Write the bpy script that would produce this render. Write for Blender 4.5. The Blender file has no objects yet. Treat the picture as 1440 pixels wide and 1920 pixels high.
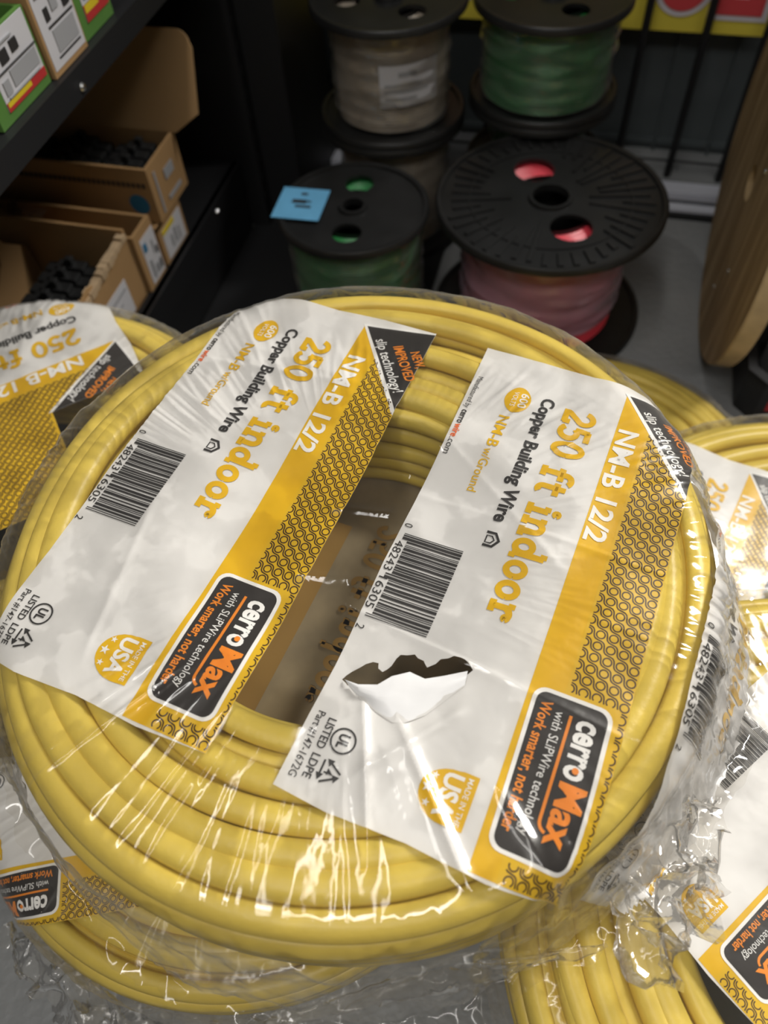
import bpy, bmesh, math, random
from mathutils import Vector, Matrix, noise
from mathutils.geometry import tessellate_polygon
random.seed(7)
C = bpy.context.collection
PI = math.pi
TH = math.radians(-18)                      # the shop aisle runs 18 degrees off the viewing direction
AX = Vector((math.cos(TH), math.sin(TH), 0)); BX = Vector((-math.sin(TH), math.cos(TH), 0))
def W(a, b, z=0.0): return AX*a + BX*b + Vector((0, 0, z))

# ------------------------------------------------------------------ materials
def new_mat(name):
    m = bpy.data.materials.new(name); m.use_nodes = True
    return m, m.node_tree.nodes, m.node_tree.links
def pbr(name, col, rough=0.5, metal=0.0, spec=0.5, noise_amt=0.0, noise_scale=40, bump=0.0, bump_scale=200, coat=0.0, trans=0.0, col2=None):
    m, N, L = new_mat(name)
    b = N['Principled BSDF']
    b.inputs['Base Color'].default_value = (*col, 1)
    b.inputs['Roughness'].default_value = rough
    b.inputs['Metallic'].default_value = metal
    b.inputs['Specular IOR Level'].default_value = spec
    if coat:
        b.inputs['Coat Weight'].default_value = coat; b.inputs['Coat Roughness'].default_value = 0.12
    tc = N.new('ShaderNodeTexCoord')
    if noise_amt or col2:
        n = N.new('ShaderNodeTexNoise'); n.inputs['Scale'].default_value = noise_scale; n.inputs['Detail'].default_value = 5
        L.new(tc.outputs['Object'], n.inputs['Vector'])
        r = N.new('ShaderNodeMix'); r.data_type = 'RGBA'
        c2 = col2 if col2 else tuple(c*(1-noise_amt) for c in col)
        r.inputs[6].default_value = (*col, 1); r.inputs[7].default_value = (*c2, 1)
        mr = N.new('ShaderNodeMapRange'); mr.inputs[1].default_value = 0.35; mr.inputs[2].default_value = 0.65
        L.new(n.outputs['Fac'], mr.inputs[0]); L.new(mr.outputs[0], r.inputs[0]); L.new(r.outputs[2], b.inputs['Base Color'])
    if bump:
        n2 = N.new('ShaderNodeTexNoise'); n2.inputs['Scale'].default_value = bump_scale; n2.inputs['Detail'].default_value = 3
        L.new(tc.outputs['Object'], n2.inputs['Vector'])
        bp = N.new('ShaderNodeBump'); bp.inputs['Strength'].default_value = bump; bp.inputs['Distance'].default_value = 0.002
        L.new(n2.outputs['Fac'], bp.inputs['Height']); L.new(bp.outputs[0], b.inputs['Normal'])
    if trans:
        out = N['Material Output']; t = N.new('ShaderNodeBsdfTranslucent'); t.inputs['Color'].default_value = (*col, 1)
        mx = N.new('ShaderNodeMixShader'); mx.inputs[0].default_value = trans
        L.new(b.outputs[0], mx.inputs[1]); L.new(t.outputs[0], mx.inputs[2]); L.new(mx.outputs[0], out.inputs[0])
    return m
def film_mat(name, haze=0.05, rim=0.35, rough=0.09, bump=0.5, scale=90, tint=(0.98, 0.97, 0.95), gain=1.0, milk=(0.8, 0.78, 0.74)):
    m, N, L = new_mat(name)
    N.remove(N['Principled BSDF']); out = N['Material Output']
    tc = N.new('ShaderNodeTexCoord')
    n = N.new('ShaderNodeTexNoise'); n.inputs['Scale'].default_value = scale; n.inputs['Detail'].default_value = 2.5; n.inputs['Distortion'].default_value = 0.6
    L.new(tc.outputs['Object'], n.inputs['Vector'])
    bp = N.new('ShaderNodeBump'); bp.inputs['Strength'].default_value = bump; bp.inputs['Distance'].default_value = 0.0022
    L.new(n.outputs['Fac'], bp.inputs['Height'])
    tr = N.new('ShaderNodeBsdfTransparent'); tr.inputs['Color'].default_value = (*tint, 1)
    gl = N.new('ShaderNodeBsdfGlossy'); gl.inputs['Roughness'].default_value = rough; L.new(bp.outputs[0], gl.inputs['Normal'])
    fr = N.new('ShaderNodeFresnel'); fr.inputs['IOR'].default_value = 1.5; L.new(bp.outputs[0], fr.inputs['Normal'])
    mul = N.new('ShaderNodeMath'); mul.operation = 'MULTIPLY_ADD'; mul.use_clamp = True
    mul.inputs[2].default_value = 0.012; L.new(fr.outputs[0], mul.inputs[0])
    cl = N.new('ShaderNodeTexNoise'); cl.inputs['Scale'].default_value = 34; cl.inputs['Detail'].default_value = 3; L.new(tc.outputs['Object'], cl.inputs['Vector'])
    cm = N.new('ShaderNodeMapRange'); cm.inputs[1].default_value = 0.42; cm.inputs[2].default_value = 0.62; cm.inputs[3].default_value = 0.35*gain; cm.inputs[4].default_value = 1.35*gain
    L.new(cl.outputs['Fac'], cm.inputs[0]); L.new(cm.outputs[0], mul.inputs[1])
    mn = N.new('ShaderNodeMath'); mn.operation = 'MINIMUM'; mn.inputs[1].default_value = 0.6; L.new(mul.outputs[0], mn.inputs[0])
    df = N.new('ShaderNodeBsdfDiffuse'); df.inputs['Color'].default_value = (*milk, 1)
    tl = N.new('ShaderNodeBsdfTranslucent'); tl.inputs['Color'].default_value = (*milk, 1)
    dm = N.new('ShaderNodeMixShader'); dm.inputs[0].default_value = 0.4; L.new(df.outputs[0], dm.inputs[1]); L.new(tl.outputs[0], dm.inputs[2])
    lw = N.new('ShaderNodeLayerWeight'); lw.inputs['Blend'].default_value = 0.5
    pw = N.new('ShaderNodeMath'); pw.operation = 'POWER'; pw.inputs[1].default_value = 3.0; L.new(lw.outputs['Facing'], pw.inputs[0])
    hz = N.new('ShaderNodeMath'); hz.operation = 'MULTIPLY_ADD'; hz.use_clamp = True
    hz.inputs[1].default_value = rim; hz.inputs[2].default_value = haze; L.new(pw.outputs[0], hz.inputs[0])
    m1 = N.new('ShaderNodeMixShader'); L.new(hz.outputs[0], m1.inputs[0]); L.new(tr.outputs[0], m1.inputs[1]); L.new(dm.outputs[0], m1.inputs[2])
    m2 = N.new('ShaderNodeMixShader'); L.new(mn.outputs[0], m2.inputs[0]); L.new(m1.outputs[0], m2.inputs[1]); L.new(gl.outputs[0], m2.inputs[2])
    L.new(m2.outputs[0], out.inputs[0])
    return m
M = {}
M['cable'] = pbr('yellow_vinyl', (0.72, 0.545, 0.10), rough=0.38, spec=0.4, noise_amt=0.12, noise_scale=14, bump=0.12, bump_scale=260)
M['film'] = film_mat('clear_film', haze=0.012, rim=0.40, bump=0.30, scale=42)
M['film_low_glare'] = film_mat('low_glare_clear_film', haze=0.02, rim=0.40, bump=0.30, scale=42, gain=0.5, rough=0.13)  # same clear film, reflections dimmed in the material to cut glare on lower coils
M['tuft'] = film_mat('crumpled_film', haze=0.10, rim=0.3, bump=0.6, scale=70, gain=1.3)
M['white'] = pbr('printed_white', (0.80, 0.79, 0.78), rough=0.34, spec=0.5, bump=0.22, bump_scale=55, trans=0.12)
M['amber'] = pbr('printed_amber', (0.71, 0.43, 0.010), rough=0.34, bump=0.22, bump_scale=55)
M['gold'] = pbr('printed_gold', (0.69, 0.435, 0.016), rough=0.36, bump=0.22, bump_scale=55)
M['brown'] = pbr('printed_brown', (0.05, 0.022, 0.008), rough=0.4)
M['charcoal'] = pbr('printed_charcoal', (0.032, 0.028, 0.026), rough=0.34, bump=0.22, bump_scale=55)
M['ink'] = pbr('printed_black', (0.03, 0.028, 0.028), rough=0.4)
M['orange'] = pbr('printed_orange', (0.80, 0.25, 0.02), rough=0.4)
M['red'] = pbr('printed_red', (0.75, 0.14, 0.03), rough=0.4)
M['lettering'] = pbr('printed_white_lettering', (0.82, 0.81, 0.79), rough=0.4)
LM = ['white', 'amber', 'gold', 'brown', 'charcoal', 'ink', 'orange', 'red', 'lettering']
M['black'] = pbr('black_plastic', (0.016, 0.016, 0.016), rough=0.42, spec=0.5, noise_amt=0.3, noise_scale=30)
M['flange'] = pbr('dark_reel_plastic', (0.013, 0.013, 0.013), rough=0.42, spec=0.5, noise_amt=0.35, noise_scale=25)
M['steel'] = pbr('black_painted_steel', (0.011, 0.011, 0.012), rough=0.5, spec=0.4)
M['card'] = pbr('corrugated_cardboard', (0.36, 0.215, 0.095), rough=0.85, spec=0.2, noise_amt=0.12, noise_scale=12)
M['card_in'] = pbr('cardboard_inside', (0.33, 0.205, 0.095), rough=0.9, spec=0.2, noise_amt=0.1, noise_scale=12)
M['torn'] = pbr('torn_cardboard', (0.46, 0.33, 0.2), rough=0.95, spec=0.1, noise_amt=0.3, noise_scale=60)
M['greenbox'] = pbr('green_carton', (0.085, 0.20, 0.04), rough=0.5, noise_amt=0.1)
M['paper'] = pbr('paper_label', (0.52, 0.51, 0.53), rough=0.6)
M['greyprint'] = pbr('grey_print', (0.30, 0.30, 0.31), rough=0.6)
M['redprint'] = pbr('red_print', (0.42, 0.03, 0.03), rough=0.5)
M['yellowprint'] = pbr('yellow_print', (0.62, 0.46, 0.02), rough=0.5)
M['greenprint'] = pbr('dark_green_print', (0.02, 0.16, 0.08), rough=0.5)
M['blueprint'] = pbr('blue_print', (0.02, 0.14, 0.26), rough=0.6)
M['blue'] = pbr('blue_paper', (0.12, 0.36, 0.58), rough=0.6, noise_amt=0.1)
M['chrome'] = pbr('bright_metal', (0.80, 0.82, 0.92), rough=0.35, metal=0.35)
M['wirewhite'] = pbr('cream_wire', (0.42, 0.36, 0.29), rough=0.4, noise_amt=0.1)
M['wiregreen'] = pbr('green_wire', (0.015, 0.20, 0.045), rough=0.35, noise_amt=0.15)
M['wirered'] = pbr('red_wire', (0.80, 0.06, 0.09), rough=0.35, noise_amt=0.1)
M['wrap'] = film_mat('spool_wrap', haze=0.10, rim=0.25, rough=0.16, bump=1.0, scale=50, gain=1.8)
M['wrapred'] = film_mat('pink_spool_wrap', haze=0.55, rim=0.2, rough=0.20, bump=1.0, scale=45, milk=(0.66, 0.52, 0.64), gain=1.6)
M['signyellow'] = pbr('sign_yellow', (0.68, 0.56, 0.06), rough=0.6)
M['signred'] = pbr('sign_red', (0.60, 0.055, 0.065), rough=0.6)
M['signwhite'] = pbr('sign_white', (0.66, 0.62, 0.66), rough=0.6)
M['panel'] = pbr('grey_green_panel', (0.085, 0.10, 0.105), rough=0.55, noise_amt=0.35, noise_scale=5)
M['glint'] = pbr('small_screw_metal', (0.8, 0.8, 0.8), rough=0.2, metal=1.0)
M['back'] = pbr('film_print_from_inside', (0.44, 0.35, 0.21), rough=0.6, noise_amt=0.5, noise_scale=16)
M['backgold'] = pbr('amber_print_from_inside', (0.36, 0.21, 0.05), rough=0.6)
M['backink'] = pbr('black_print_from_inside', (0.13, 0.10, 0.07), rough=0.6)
def floor_mat():
    m, N, L = new_mat('painted_concrete')
    b = N['Principled BSDF']; b.inputs['Roughness'].default_value = 0.5; b.inputs['Specular IOR Level'].default_value = 0.35
    tc = N.new('ShaderNodeTexCoord')
    n = N.new('ShaderNodeTexNoise'); n.inputs['Scale'].default_value = 6; n.inputs['Detail'].default_value = 8
    L.new(tc.outputs['Object'], n.inputs['Vector'])
    cr = N.new('ShaderNodeValToRGB'); cr.color_ramp.elements[0].position = 0.3; cr.color_ramp.elements[1].position = 0.7
    cr.color_ramp.elements[0].color = (0.19, 0.195, 0.20, 1); cr.color_ramp.elements[1].color = (0.26, 0.265, 0.265, 1)
    L.new(n.outputs['Fac'], cr.inputs[0]); L.new(cr.outputs[0], b.inputs['Base Color'])
    n2 = N.new('ShaderNodeTexNoise'); n2.inputs['Scale'].default_value = 90; n2.inputs['Detail'].default_value = 4
    L.new(tc.outputs['Object'], n2.inputs['Vector'])
    bp = N.new('ShaderNodeBump'); bp.inputs['Strength'].default_value = 0.5; bp.inputs['Distance'].default_value = 0.004
    L.new(n2.outputs['Fac'], bp.inputs['Height']); L.new(bp.outputs[0], b.inputs['Normal'])
    return m
M['floor'] = floor_mat()
def wood_mat():
    m, N, L = new_mat('plywood')
    b = N['Principled BSDF']; b.inputs['Roughness'].default_value = 0.7; b.inputs['Specular IOR Level'].default_value = 0.25
    tc = N.new('ShaderNodeTexCoord'); mp = N.new('ShaderNodeMapping'); mp.inputs['Scale'].default_value = (2, 26, 3); mp.inputs['Rotation'].default_value = (0.25, 0, 0)
    L.new(tc.outputs['Object'], mp.inputs[0])
    n = N.new('ShaderNodeTexNoise'); n.inputs['Scale'].default_value = 1.6; n.inputs['Detail'].default_value = 6; n.inputs['Distortion'].default_value = 0.5
    L.new(mp.outputs[0], n.inputs['Vector'])
    cr = N.new('ShaderNodeValToRGB'); cr.color_ramp.elements[0].position = 0.3; cr.color_ramp.elements[1].position = 0.72
    cr.color_ramp.elements[0].color = (0.22, 0.145, 0.065, 1); cr.color_ramp.elements[1].color = (0.55, 0.40, 0.22, 1)
    L.new(n.outputs['Fac'], cr.inputs[0]); L.new(cr.outputs[0], b.inputs['Base Color'])
    return m
M['wood'] = wood_mat()
M['woodedge'] = pbr('plywood_edge', (0.55, 0.42, 0.25), rough=0.75, noise_amt=0.25, noise_scale=30)

# ------------------------------------------------------------------ object helpers
def tag(o, label=None, cat=None, group=None, kind=None):
    for k, v in (('label', label), ('category', cat), ('group', group), ('kind', kind)):
        if v: o[k] = v
    return o
def empty(name, loc=(0, 0, 0), rz=0.0):
    o = bpy.data.objects.new(name, None); C.objects.link(o); o.location = loc; o.rotation_euler = (0, 0, rz); o.empty_display_size = 0.05
    return o
def link_mesh(name, me, mats, parent=None, smooth=False):
    for m in mats:
        me.materials.append(M[m] if isinstance(m, str) else m)
    if smooth:
        me.polygons.foreach_set('use_smooth', [True]*len(me.polygons))
    me.update()
    o = bpy.data.objects.new(name, me); C.objects.link(o)
    if parent: o.parent = parent
    return o
class MB:
    """collects shapes into ONE mesh"""
    def __init__(s): s.v = []; s.f = []; s.m = []
    def add(s, vs, fs, mi=0):
        k = len(s.v); s.v += [Vector(v) for v in vs]; s.f += [tuple(i+k for i in f) for f in fs]; s.m += [mi]*len(fs)
    def box(s, x0, x1, y0, y1, z0, z1, mi=0, bev=0.0):
        if bev <= 0:
            s.add([(x, y, z) for z in (z0, z1) for y in (y0, y1) for x in (x0, x1)],
                  [(0, 2, 3, 1), (4, 5, 7, 6), (0, 1, 5, 4), (2, 6, 7, 3), (0, 4, 6, 2), (1, 3, 7, 5)], mi)
        else:
            b = bmesh.new(); bmesh.ops.create_cube(b, size=1)
            for v in b.verts: v.co = Vector(((x0+x1)/2+v.co.x*(x1-x0), (y0+y1)/2+v.co.y*(y1-y0), (z0+z1)/2+v.co.z*(z1-z0)))
            bmesh.ops.bevel(b, geom=b.edges[:], offset=bev, segments=2, affect='EDGES', profile=0.5)
            b.verts.index_update(); s.add([v.co.copy() for v in b.verts], [[v.index for v in f.verts] for f in b.faces], mi); b.free()
    def lathe(s, prof, n=64, mi=0, close=False, fn=None):
        k = len(prof); vs = []
        for i in range(n):
            a = 2*PI*i/n
            for j, (r, z) in enumerate(prof):
                p = Vector((r*math.cos(a), r*math.sin(a), z))
                vs.append(fn(p, a, j) if fn else p)
        fs = []
        for i in range(n):
            i2 = (i+1) % n
            for j in range(k if close else k-1):
                j2 = (j+1) % k
                fs.append((i*k+j, i2*k+j, i2*k+j2, i*k+j2))
        s.add(vs, fs, mi)
    def tube(s, pts, r, n=8, mi=0, caps=True):
        pts = [Vector(p) for p in pts]; vs = []; fs = []
        for i, p in enumerate(pts):
            t = (pts[min(i+1, len(pts)-1)] - pts[max(i-1, 0)]).normalized()
            u = t.cross(Vector((0, 0, 1)) if abs(t.z) < 0.9 else Vector((1, 0, 0))).normalized(); w = t.cross(u)
            vs += [p+(u*math.cos(2*PI*k/n)+w*math.sin(2*PI*k/n))*r for k in range(n)]
        for i in range(len(pts)-1):
            for k in range(n):
                fs.append((i*n+k, i*n+(k+1) % n, (i+1)*n+(k+1) % n, (i+1)*n+k))
        if caps: fs += [tuple(range(n))[::-1], tuple(range((len(pts)-1)*n, len(pts)*n))]
        s.add(vs, fs, mi)
    def prism(s, pts, z0, z1, mi=0):
        n = len(pts); s.add([(x, y, z0) for x, y in pts]+[(x, y, z1) for x, y in pts],
                            [tuple(range(n))[::-1], tuple(range(n, 2*n))]+[(i, (i+1) % n, n+(i+1) % n, n+i) for i in range(n)], mi)
    def plate(s, outer, holes, z0, z1, mi=0):
        """flat plate with holes, extruded between z0 and z1"""
        loops = [[Vector((x, y, 0)) for x, y in l] for l in [outer]+holes]
        flat = [p for l in loops for p in l]; n = len(flat); tris = tessellate_polygon(loops)
        vs = [(p.x, p.y, z1) for p in flat]+[(p.x, p.y, z0) for p in flat]; fs = []
        for t in tris:
            a, b, c = (flat[i] for i in t)
            if (b-a).cross(c-a).z < 0: t = (t[0], t[2], t[1])
            fs.append(tuple(t)); fs.append(tuple(i+n for i in reversed(t)))
        k = 0
        for l in loops:
            m = len(l)
            for i in range(m): fs.append((k+i, k+(i+1) % m, n+k+(i+1) % m, n+k+i))
            k += m
        s.add(vs, fs, mi)
    def xf(s, mat): s.v = [mat @ v for v in s.v]; return s
    def build(s, name, mats, parent=None, smooth=False, recalc=True):
        me = bpy.data.meshes.new(name); me.from_pydata([tuple(v) for v in s.v], [], s.f)
        if isinstance(mats, str): mats = [mats]
        me.polygons.foreach_set('material_index', s.m)
        if recalc:
            b = bmesh.new(); b.from_mesh(me); bmesh.ops.recalc_face_normals(b, faces=b.faces[:]); b.to_mesh(me); b.free()
        o = link_mesh(name, me, mats, parent, False)
        if smooth:
            me.polygons.foreach_set('use_smooth', [True]*len(me.polygons))
            me.set_sharp_from_angle(angle=math.radians(40))
        return o
def circ(r, n=48, cx=0, cy=0, a0=0): return [(cx+r*math.cos(a0+2*PI*i/n), cy+r*math.sin(a0+2*PI*i/n)) for i in range(n)]
def smooth01(x): x = max(0.0, min(1.0, x)); return x*x*(3-2*x)

# ------------------------------------------------------------------ flat print: drawn in millimetres (u along the reading direction, v up)
class Print:
    def __init__(s): s.items = []                      # (verts2d, faces, material index, layer, grid)
    def poly(s, pts, mat, layer, holes=(), grid=1.6):
        loops = [[Vector((x, y, 0)) for x, y in l] for l in [pts]+list(holes)]
        flat = [(p.x, p.y) for l in loops for p in l]
        s.items.append((flat, [tuple(t) for t in tessellate_polygon(loops)], LM.index(mat), layer, grid))
    def ribbon(s, pts, w, mat, layer, closed=False, grid=1.6):
        n = len(pts); vs = []; fs = []
        for i in range(n):
            a = pts[(i-1) % n] if closed or i > 0 else pts[i]; b = pts[(i+1) % n] if closed or i < n-1 else pts[i]
            dx, dy = b[0]-a[0], b[1]-a[1]; l = math.hypot(dx, dy) or 1; nx, ny = -dy/l*w/2, dx/l*w/2
            vs += [(pts[i][0]+nx, pts[i][1]+ny), (pts[i][0]-nx, pts[i][1]-ny)]
        for i in range(n if closed else n-1):
            j = (i+1) % n; fs.append((2*i, 2*i+1, 2*j+1, 2*j))
        s.items.append((vs, fs, LM.index(mat), layer, grid))
    def text(s, body, u0, u1, vb, h, mat, layer, bold=0.0, grid=1.6, shear=0.0):
        cu = bpy.data.curves.new('tmp', 'FONT'); cu.body = body; cu.resolution_u = 3; cu.offset = bold; cu.shear = shear
        ob = bpy.data.objects.new('tmp', cu); C.objects.link(ob)
        dg = bpy.context.evaluated_depsgraph_get(); me = bpy.data.meshes.new_from_object(ob.evaluated_get(dg))
        vs = [(v.co.x, v.co.y) for v in me.vertices]; fs = [tuple(p.vertices) for p in me.polygons]
        bpy.data.objects.remove(ob); bpy.data.curves.remove(cu); bpy.data.meshes.remove(me)
        if not vs: return
        x0 = min(v[0] for v in vs); x1 = max(v[0] for v in vs); sx = (u1-u0)/(x1-x0); sy = h/0.72
        s.items.append(([(u0+(x-x0)*sx, vb+y*sy) for x, y in vs], fs, LM.index(mat), layer, grid))
def arc(cx, cy, rx, ry, a0, a1, n=14):
    return [(cx+rx*math.cos(math.radians(a0+(a1-a0)*i/n)), cy+ry*math.sin(math.radians(a0+(a1-a0)*i/n))) for i in range(n+1)]
SLAB = {   # heavy rounded slab letters: (advance, strokes)
    '2': (.66, [arc(.31, .68, .22, .24, 175, -35)+[(.12, .12)], [(.05, .085), (.60, .085)], [(.56, .05), (.56, .26)]]),
    '5': (.66, [[(.15, .915), (.56, .915)], [(.17, .95), (.15, .52)], [(.15, .52)]+arc(.30, .34, .24, .255, 105, -145)]),
    '0': (.72, [arc(.34, .5, .235, .42, 0, 360, 24)]),
    ' ': (.34, []),
    'f': (.54, [[(.22, .04), (.22, .72)]+arc(.40, .74, .18, .18, 180, 40), [(.03, .60), (.48, .60)], [(.05, .075), (.42, .075)]]),
    't': (.54, [[(.22, .86), (.22, .26)]+arc(.36, .24, .14, .16, 180, 310), [(.03, .60), (.50, .60)]]),
    'i': (.46, [[(.23, .05), (.23, .62)], [(.06, .59), (.23, .59)], [(.04, .075), (.42, .075)], arc(.22, .86, .045, .045, 0, 360, 10)]),
    'n': (.78, [[(.19, .05), (.19, .62)], [(.04, .59), (.19, .59)], [(.03, .075), (.35, .075)], arc(.39, .40, .19, .22, 170, 0)+[(.58, .05)], [(.45, .075), (.74, .075)]]),
    'd': (.74, [arc(.30, .32, .20, .24, 0, 360, 22), [(.54, .05), (.54, .95)], [(.38, .925), (.54, .925)], [(.54, .075), (.70, .075)]]),
    'o': (.66, [arc(.32, .32, .22, .25, 0, 360, 22)]),
    'r': (.58, [[(.20, .05), (.20, .62)], [(.04, .59), (.20, .59)], [(.03, .075), (.40, .075)], arc(.40, .38, .20, .20, 165, 60), arc(.50, .52, .04, .04, 0, 360, 10)]),
}
def slab(P, body, u0, u1, vb, h, mat, layer):
    tot = sum(SLAB[c][0] for c in body); sx = (u1-u0)/tot; x = 0
    for c in body:
        adv, st = SLAB[c]
        for pl in st: P.ribbon([(u0+(x+px)*sx, vb+py*h) for px, py in pl], 0.185*(sx+h)/2, mat, layer)
        x += adv
def star(cx, cy, r): return [(cx+(r if i % 2 == 0 else r*0.4)*math.cos(PI/2+i*PI/5+PI/2), cy+(r if i % 2 == 0 else r*0.4)*math.sin(PI/2+i*PI/5+PI/2)) for i in range(10)]
def rrect(u0, u1, v0, v1, r, sk=0.0, n=5):
    out = []
    for cx, cy, a in ((u1-r, v1-r, 0), (u0+r, v1-r, 90), (u0+r, v0+r, 180), (u1-r, v0+r, 270)):
        for i in range(n+1):
            t = math.radians(a+90*i/n); x = cx+r*math.cos(t); y = cy+r*math.sin(t); out.append((x, y+sk*(x-u0)/(u1-u0)))
    return out
TEAR = [(256, 8), (250, 11), (243, 16), (240, 22), (244, 26), (239, 29), (231, 31), (228, 38), (230, 44), (233, 47), (226, 52), (222, 58), (222, 64), (226, 70), (231, 66), (236, 61), (238, 55), (240, 49), (240, 42), (244, 37), (247, 32), (253, 28), (257, 19), (258, 12)]
_tr = random.Random(9)
TEAR = [q for i, p in enumerate(TEAR) for q in (p, ((p[0]+TEAR[(i+1) % len(TEAR)][0])/2+_tr.uniform(-1.1, 1.1), (p[1]+TEAR[(i+1) % len(TEAR)][1])/2+_tr.uniform(-1.1, 1.1)))]
def make_print(tear=False, wide=0):
    P = Print(); Lu, Lv = 318, 150+wide
    base = [(0, 0), (0, 40), (2, 75), (-1, 110), (0, 150)]+([(77, 150), (77, Lv)] if wide else [])+[(Lu, Lv), (Lu+2, 110), (Lu, 70), (Lu+2, 30), (Lu, 0), (250, 1.0), (180, -1), (90, 1)]
    P.poly(base, 'white', 0, [TEAR] if tear else [])
    P.poly([(10, 99), (42, 124), (77, 150), (Lu, 150), (Lu, 100)], 'amber', 1)
    P.poly([(34, 117.5), (77, 150)]+([(77, Lv)] if wide else [])+[(Lu, Lv), (Lu, 114), (306, 113), (222, 117.5)], 'gold', 1.4)
    # dark corner with the slogan
    P.poly([(8, 97.5), (0, 150), (80, 150), (78, 148)], 'lettering', 2)
    P.poly([(9.5, 101), (2, 150), (76, 150), (42, 125.5)], 'charcoal', 2.6)
    # the slogan runs along the slanted edge
    def slanted(body, t0, t1, off, h, mat, bold, shear=0.0):
        n0 = len(P.items); P.text(body, t0, t1, off, h, mat, 3.4, bold, 1.6, shear)
        a = math.atan2(150-100, 77-10)
        for i in range(n0, len(P.items)):
            it = P.items[i]; P.items[i] = ([(9+x*math.cos(a)-y*math.sin(a), 99+x*math.sin(a)+y*math.cos(a)) for x, y in it[0]],)+it[1:]
    slanted('slip technology!', 17, 70, 3.5, 7.5, 'lettering', 0.008, 0.15)
    slanted('IMPROVED', 27, 62, 14, 7.0, 'orange', 0.02, 0.15)
    slanted('NEW,', 36, 52, 24, 6.5, 'orange', 0.02, 0.15)
    # chain pattern
    pt = 9.9; rowd = 4.95
    def inside(u, v):
        if v > Lv-0.4 or u > 317 or v < 116: return False
        if v > 150-(77.5-u)*50/67.0*1.0 + 0.0 and u < 79+0.0*v: return False
        if (v-118) < 0 and u < 304: return False
        if 38 > u: return False
        if 219 < u < 307 and v < 146+(u-222)*0.02: return False
        if 222 > u and v < 118.5: return False
        return True
    q2 = math.sqrt(0.5)
    def runs(pts):
        run = []
        for q in pts:
            if inside(*q): run.append(q)
            else:
                if len(run) > 2: P.ribbon(run, 0.78, 'brown', 2, grid=0)
                run = []
        if len(run) > 2: P.ribbon(run, 0.78, 'brown', 2, grid=0)
    for j in range(int(-150/rowd), int((Lv-12)*q2/rowd)+2):
        t = j*rowd
        for i in range(int(85/pt), int((320+Lv)*q2/pt)+1):
            a = i*pt+(pt/2 if j % 2 else 0); cu, cv = (a-t)*q2, (a+t)*q2
            if 30 < cu < 322 and 112 < cv < Lv+4:
                ring = circ(2.25, 20, cu, cv); runs(ring+ring[:2])
        runs([((a-tt)*q2, (a+tt)*q2) for a, tt in [(85+k*0.55, t+rowd/2+1.15*math.cos(2*PI*(85+k*0.55-(pt/2 if j % 2 else 0))/pt)) for k in range(int((320+Lv-115)*q2/0.55))]])
    # words
    P.text('NM-B 12/2', 40, 127, 101.2, 12.6, 'lettering', 3, 0.022)
    slab(P, '250 ft indoor', 34, 193, 65, 21, 'amber', 3)
    P.text('Copper Building Wire', 31, 133, 49.2, 8.6, 'ink', 3, 0.03)
    P.ribbon([(141, 48.5), (141, 54), (145.5, 57), (150, 54), (150, 48.5)], 1.7, 'ink', 3)
    P.ribbon([(143.3, 49.3), (148, 49.3), (148, 52.5), (145.6, 54.2), (143.3, 52.5)], 0.9, 'ink', 3, closed=True)
    P.poly([(38.8+10.5*math.cos(t)*(1+.08*math.cos(2*t)), 34+8.6*math.sin(t)) for t in [2*PI*i/28 for i in range(28)]], 'amber', 2)
    P.text('600', 32, 45, 35.2, 5.6, 'lettering', 3, 0.012); P.text('VOLTS', 32.2, 45.2, 30.2, 3.4, 'lettering', 3, 0.004)
    P.text('NM-B', 55, 82, 27, 7.2, 'amber', 3, 0.016); P.text('w/Ground', 84, 117, 27, 6.0, 'amber', 3, 0.006)
    P.text('Manufactured by', 28, 57, 3.2, 3.8, 'ink', 3, 0.0); P.text('cerro', 59, 71, 3.2, 4.6, 'ink', 3, 0.022)
    P.text('wire', 71.6, 82.5, 3.2, 4.6, 'red', 3, 0.022); P.text('.com', 83.5, 96, 3.2, 4.6, 'ink', 3, 0.0)
    # bar code
    rb = random.Random(16305); u = 158.0; k = 0
    widths = [1, 1, 1]; 
    while u < 217:
        w = rb.choice([0.55, 0.55, 0.9, 1.3, 1.8]); g = rb.choice([0.55, 0.55, 0.8, 1.2])
        guard = k < 3 or u > 213.5 or abs(u-187) < 1.6
        P.poly([(u, 3.2 if guard else 6.6), (u+w, 3.2 if guard else 6.6), (u+w, 40), (u, 40)], 'ink', 3)
        u += w+g; k += 1
    P.text('0', 151, 153.6, 1.0, 5, 'ink', 3); P.text('48243', 164, 185, 0.6, 5.2, 'ink', 3); P.text('16305', 190, 211, 0.6, 5.2, 'ink', 3); P.text('2', 222, 224.8, 1.0, 5, 'ink', 3)
    # safety mark, recycling mark, part number
    P.ribbon(circ(6.3, 28, 286, 23.0), 0.95, 'ink', 3, closed=True)
    P.text('UL', 282.6, 289.8, 20.4, 5.6, 'ink', 3, 0.03)
    P.text('LISTED', 277.5, 293.5, 11.2, 4.6, 'ink', 3, 0.012)
    tc, tr = (302.5, 22.5), 7.6
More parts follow.
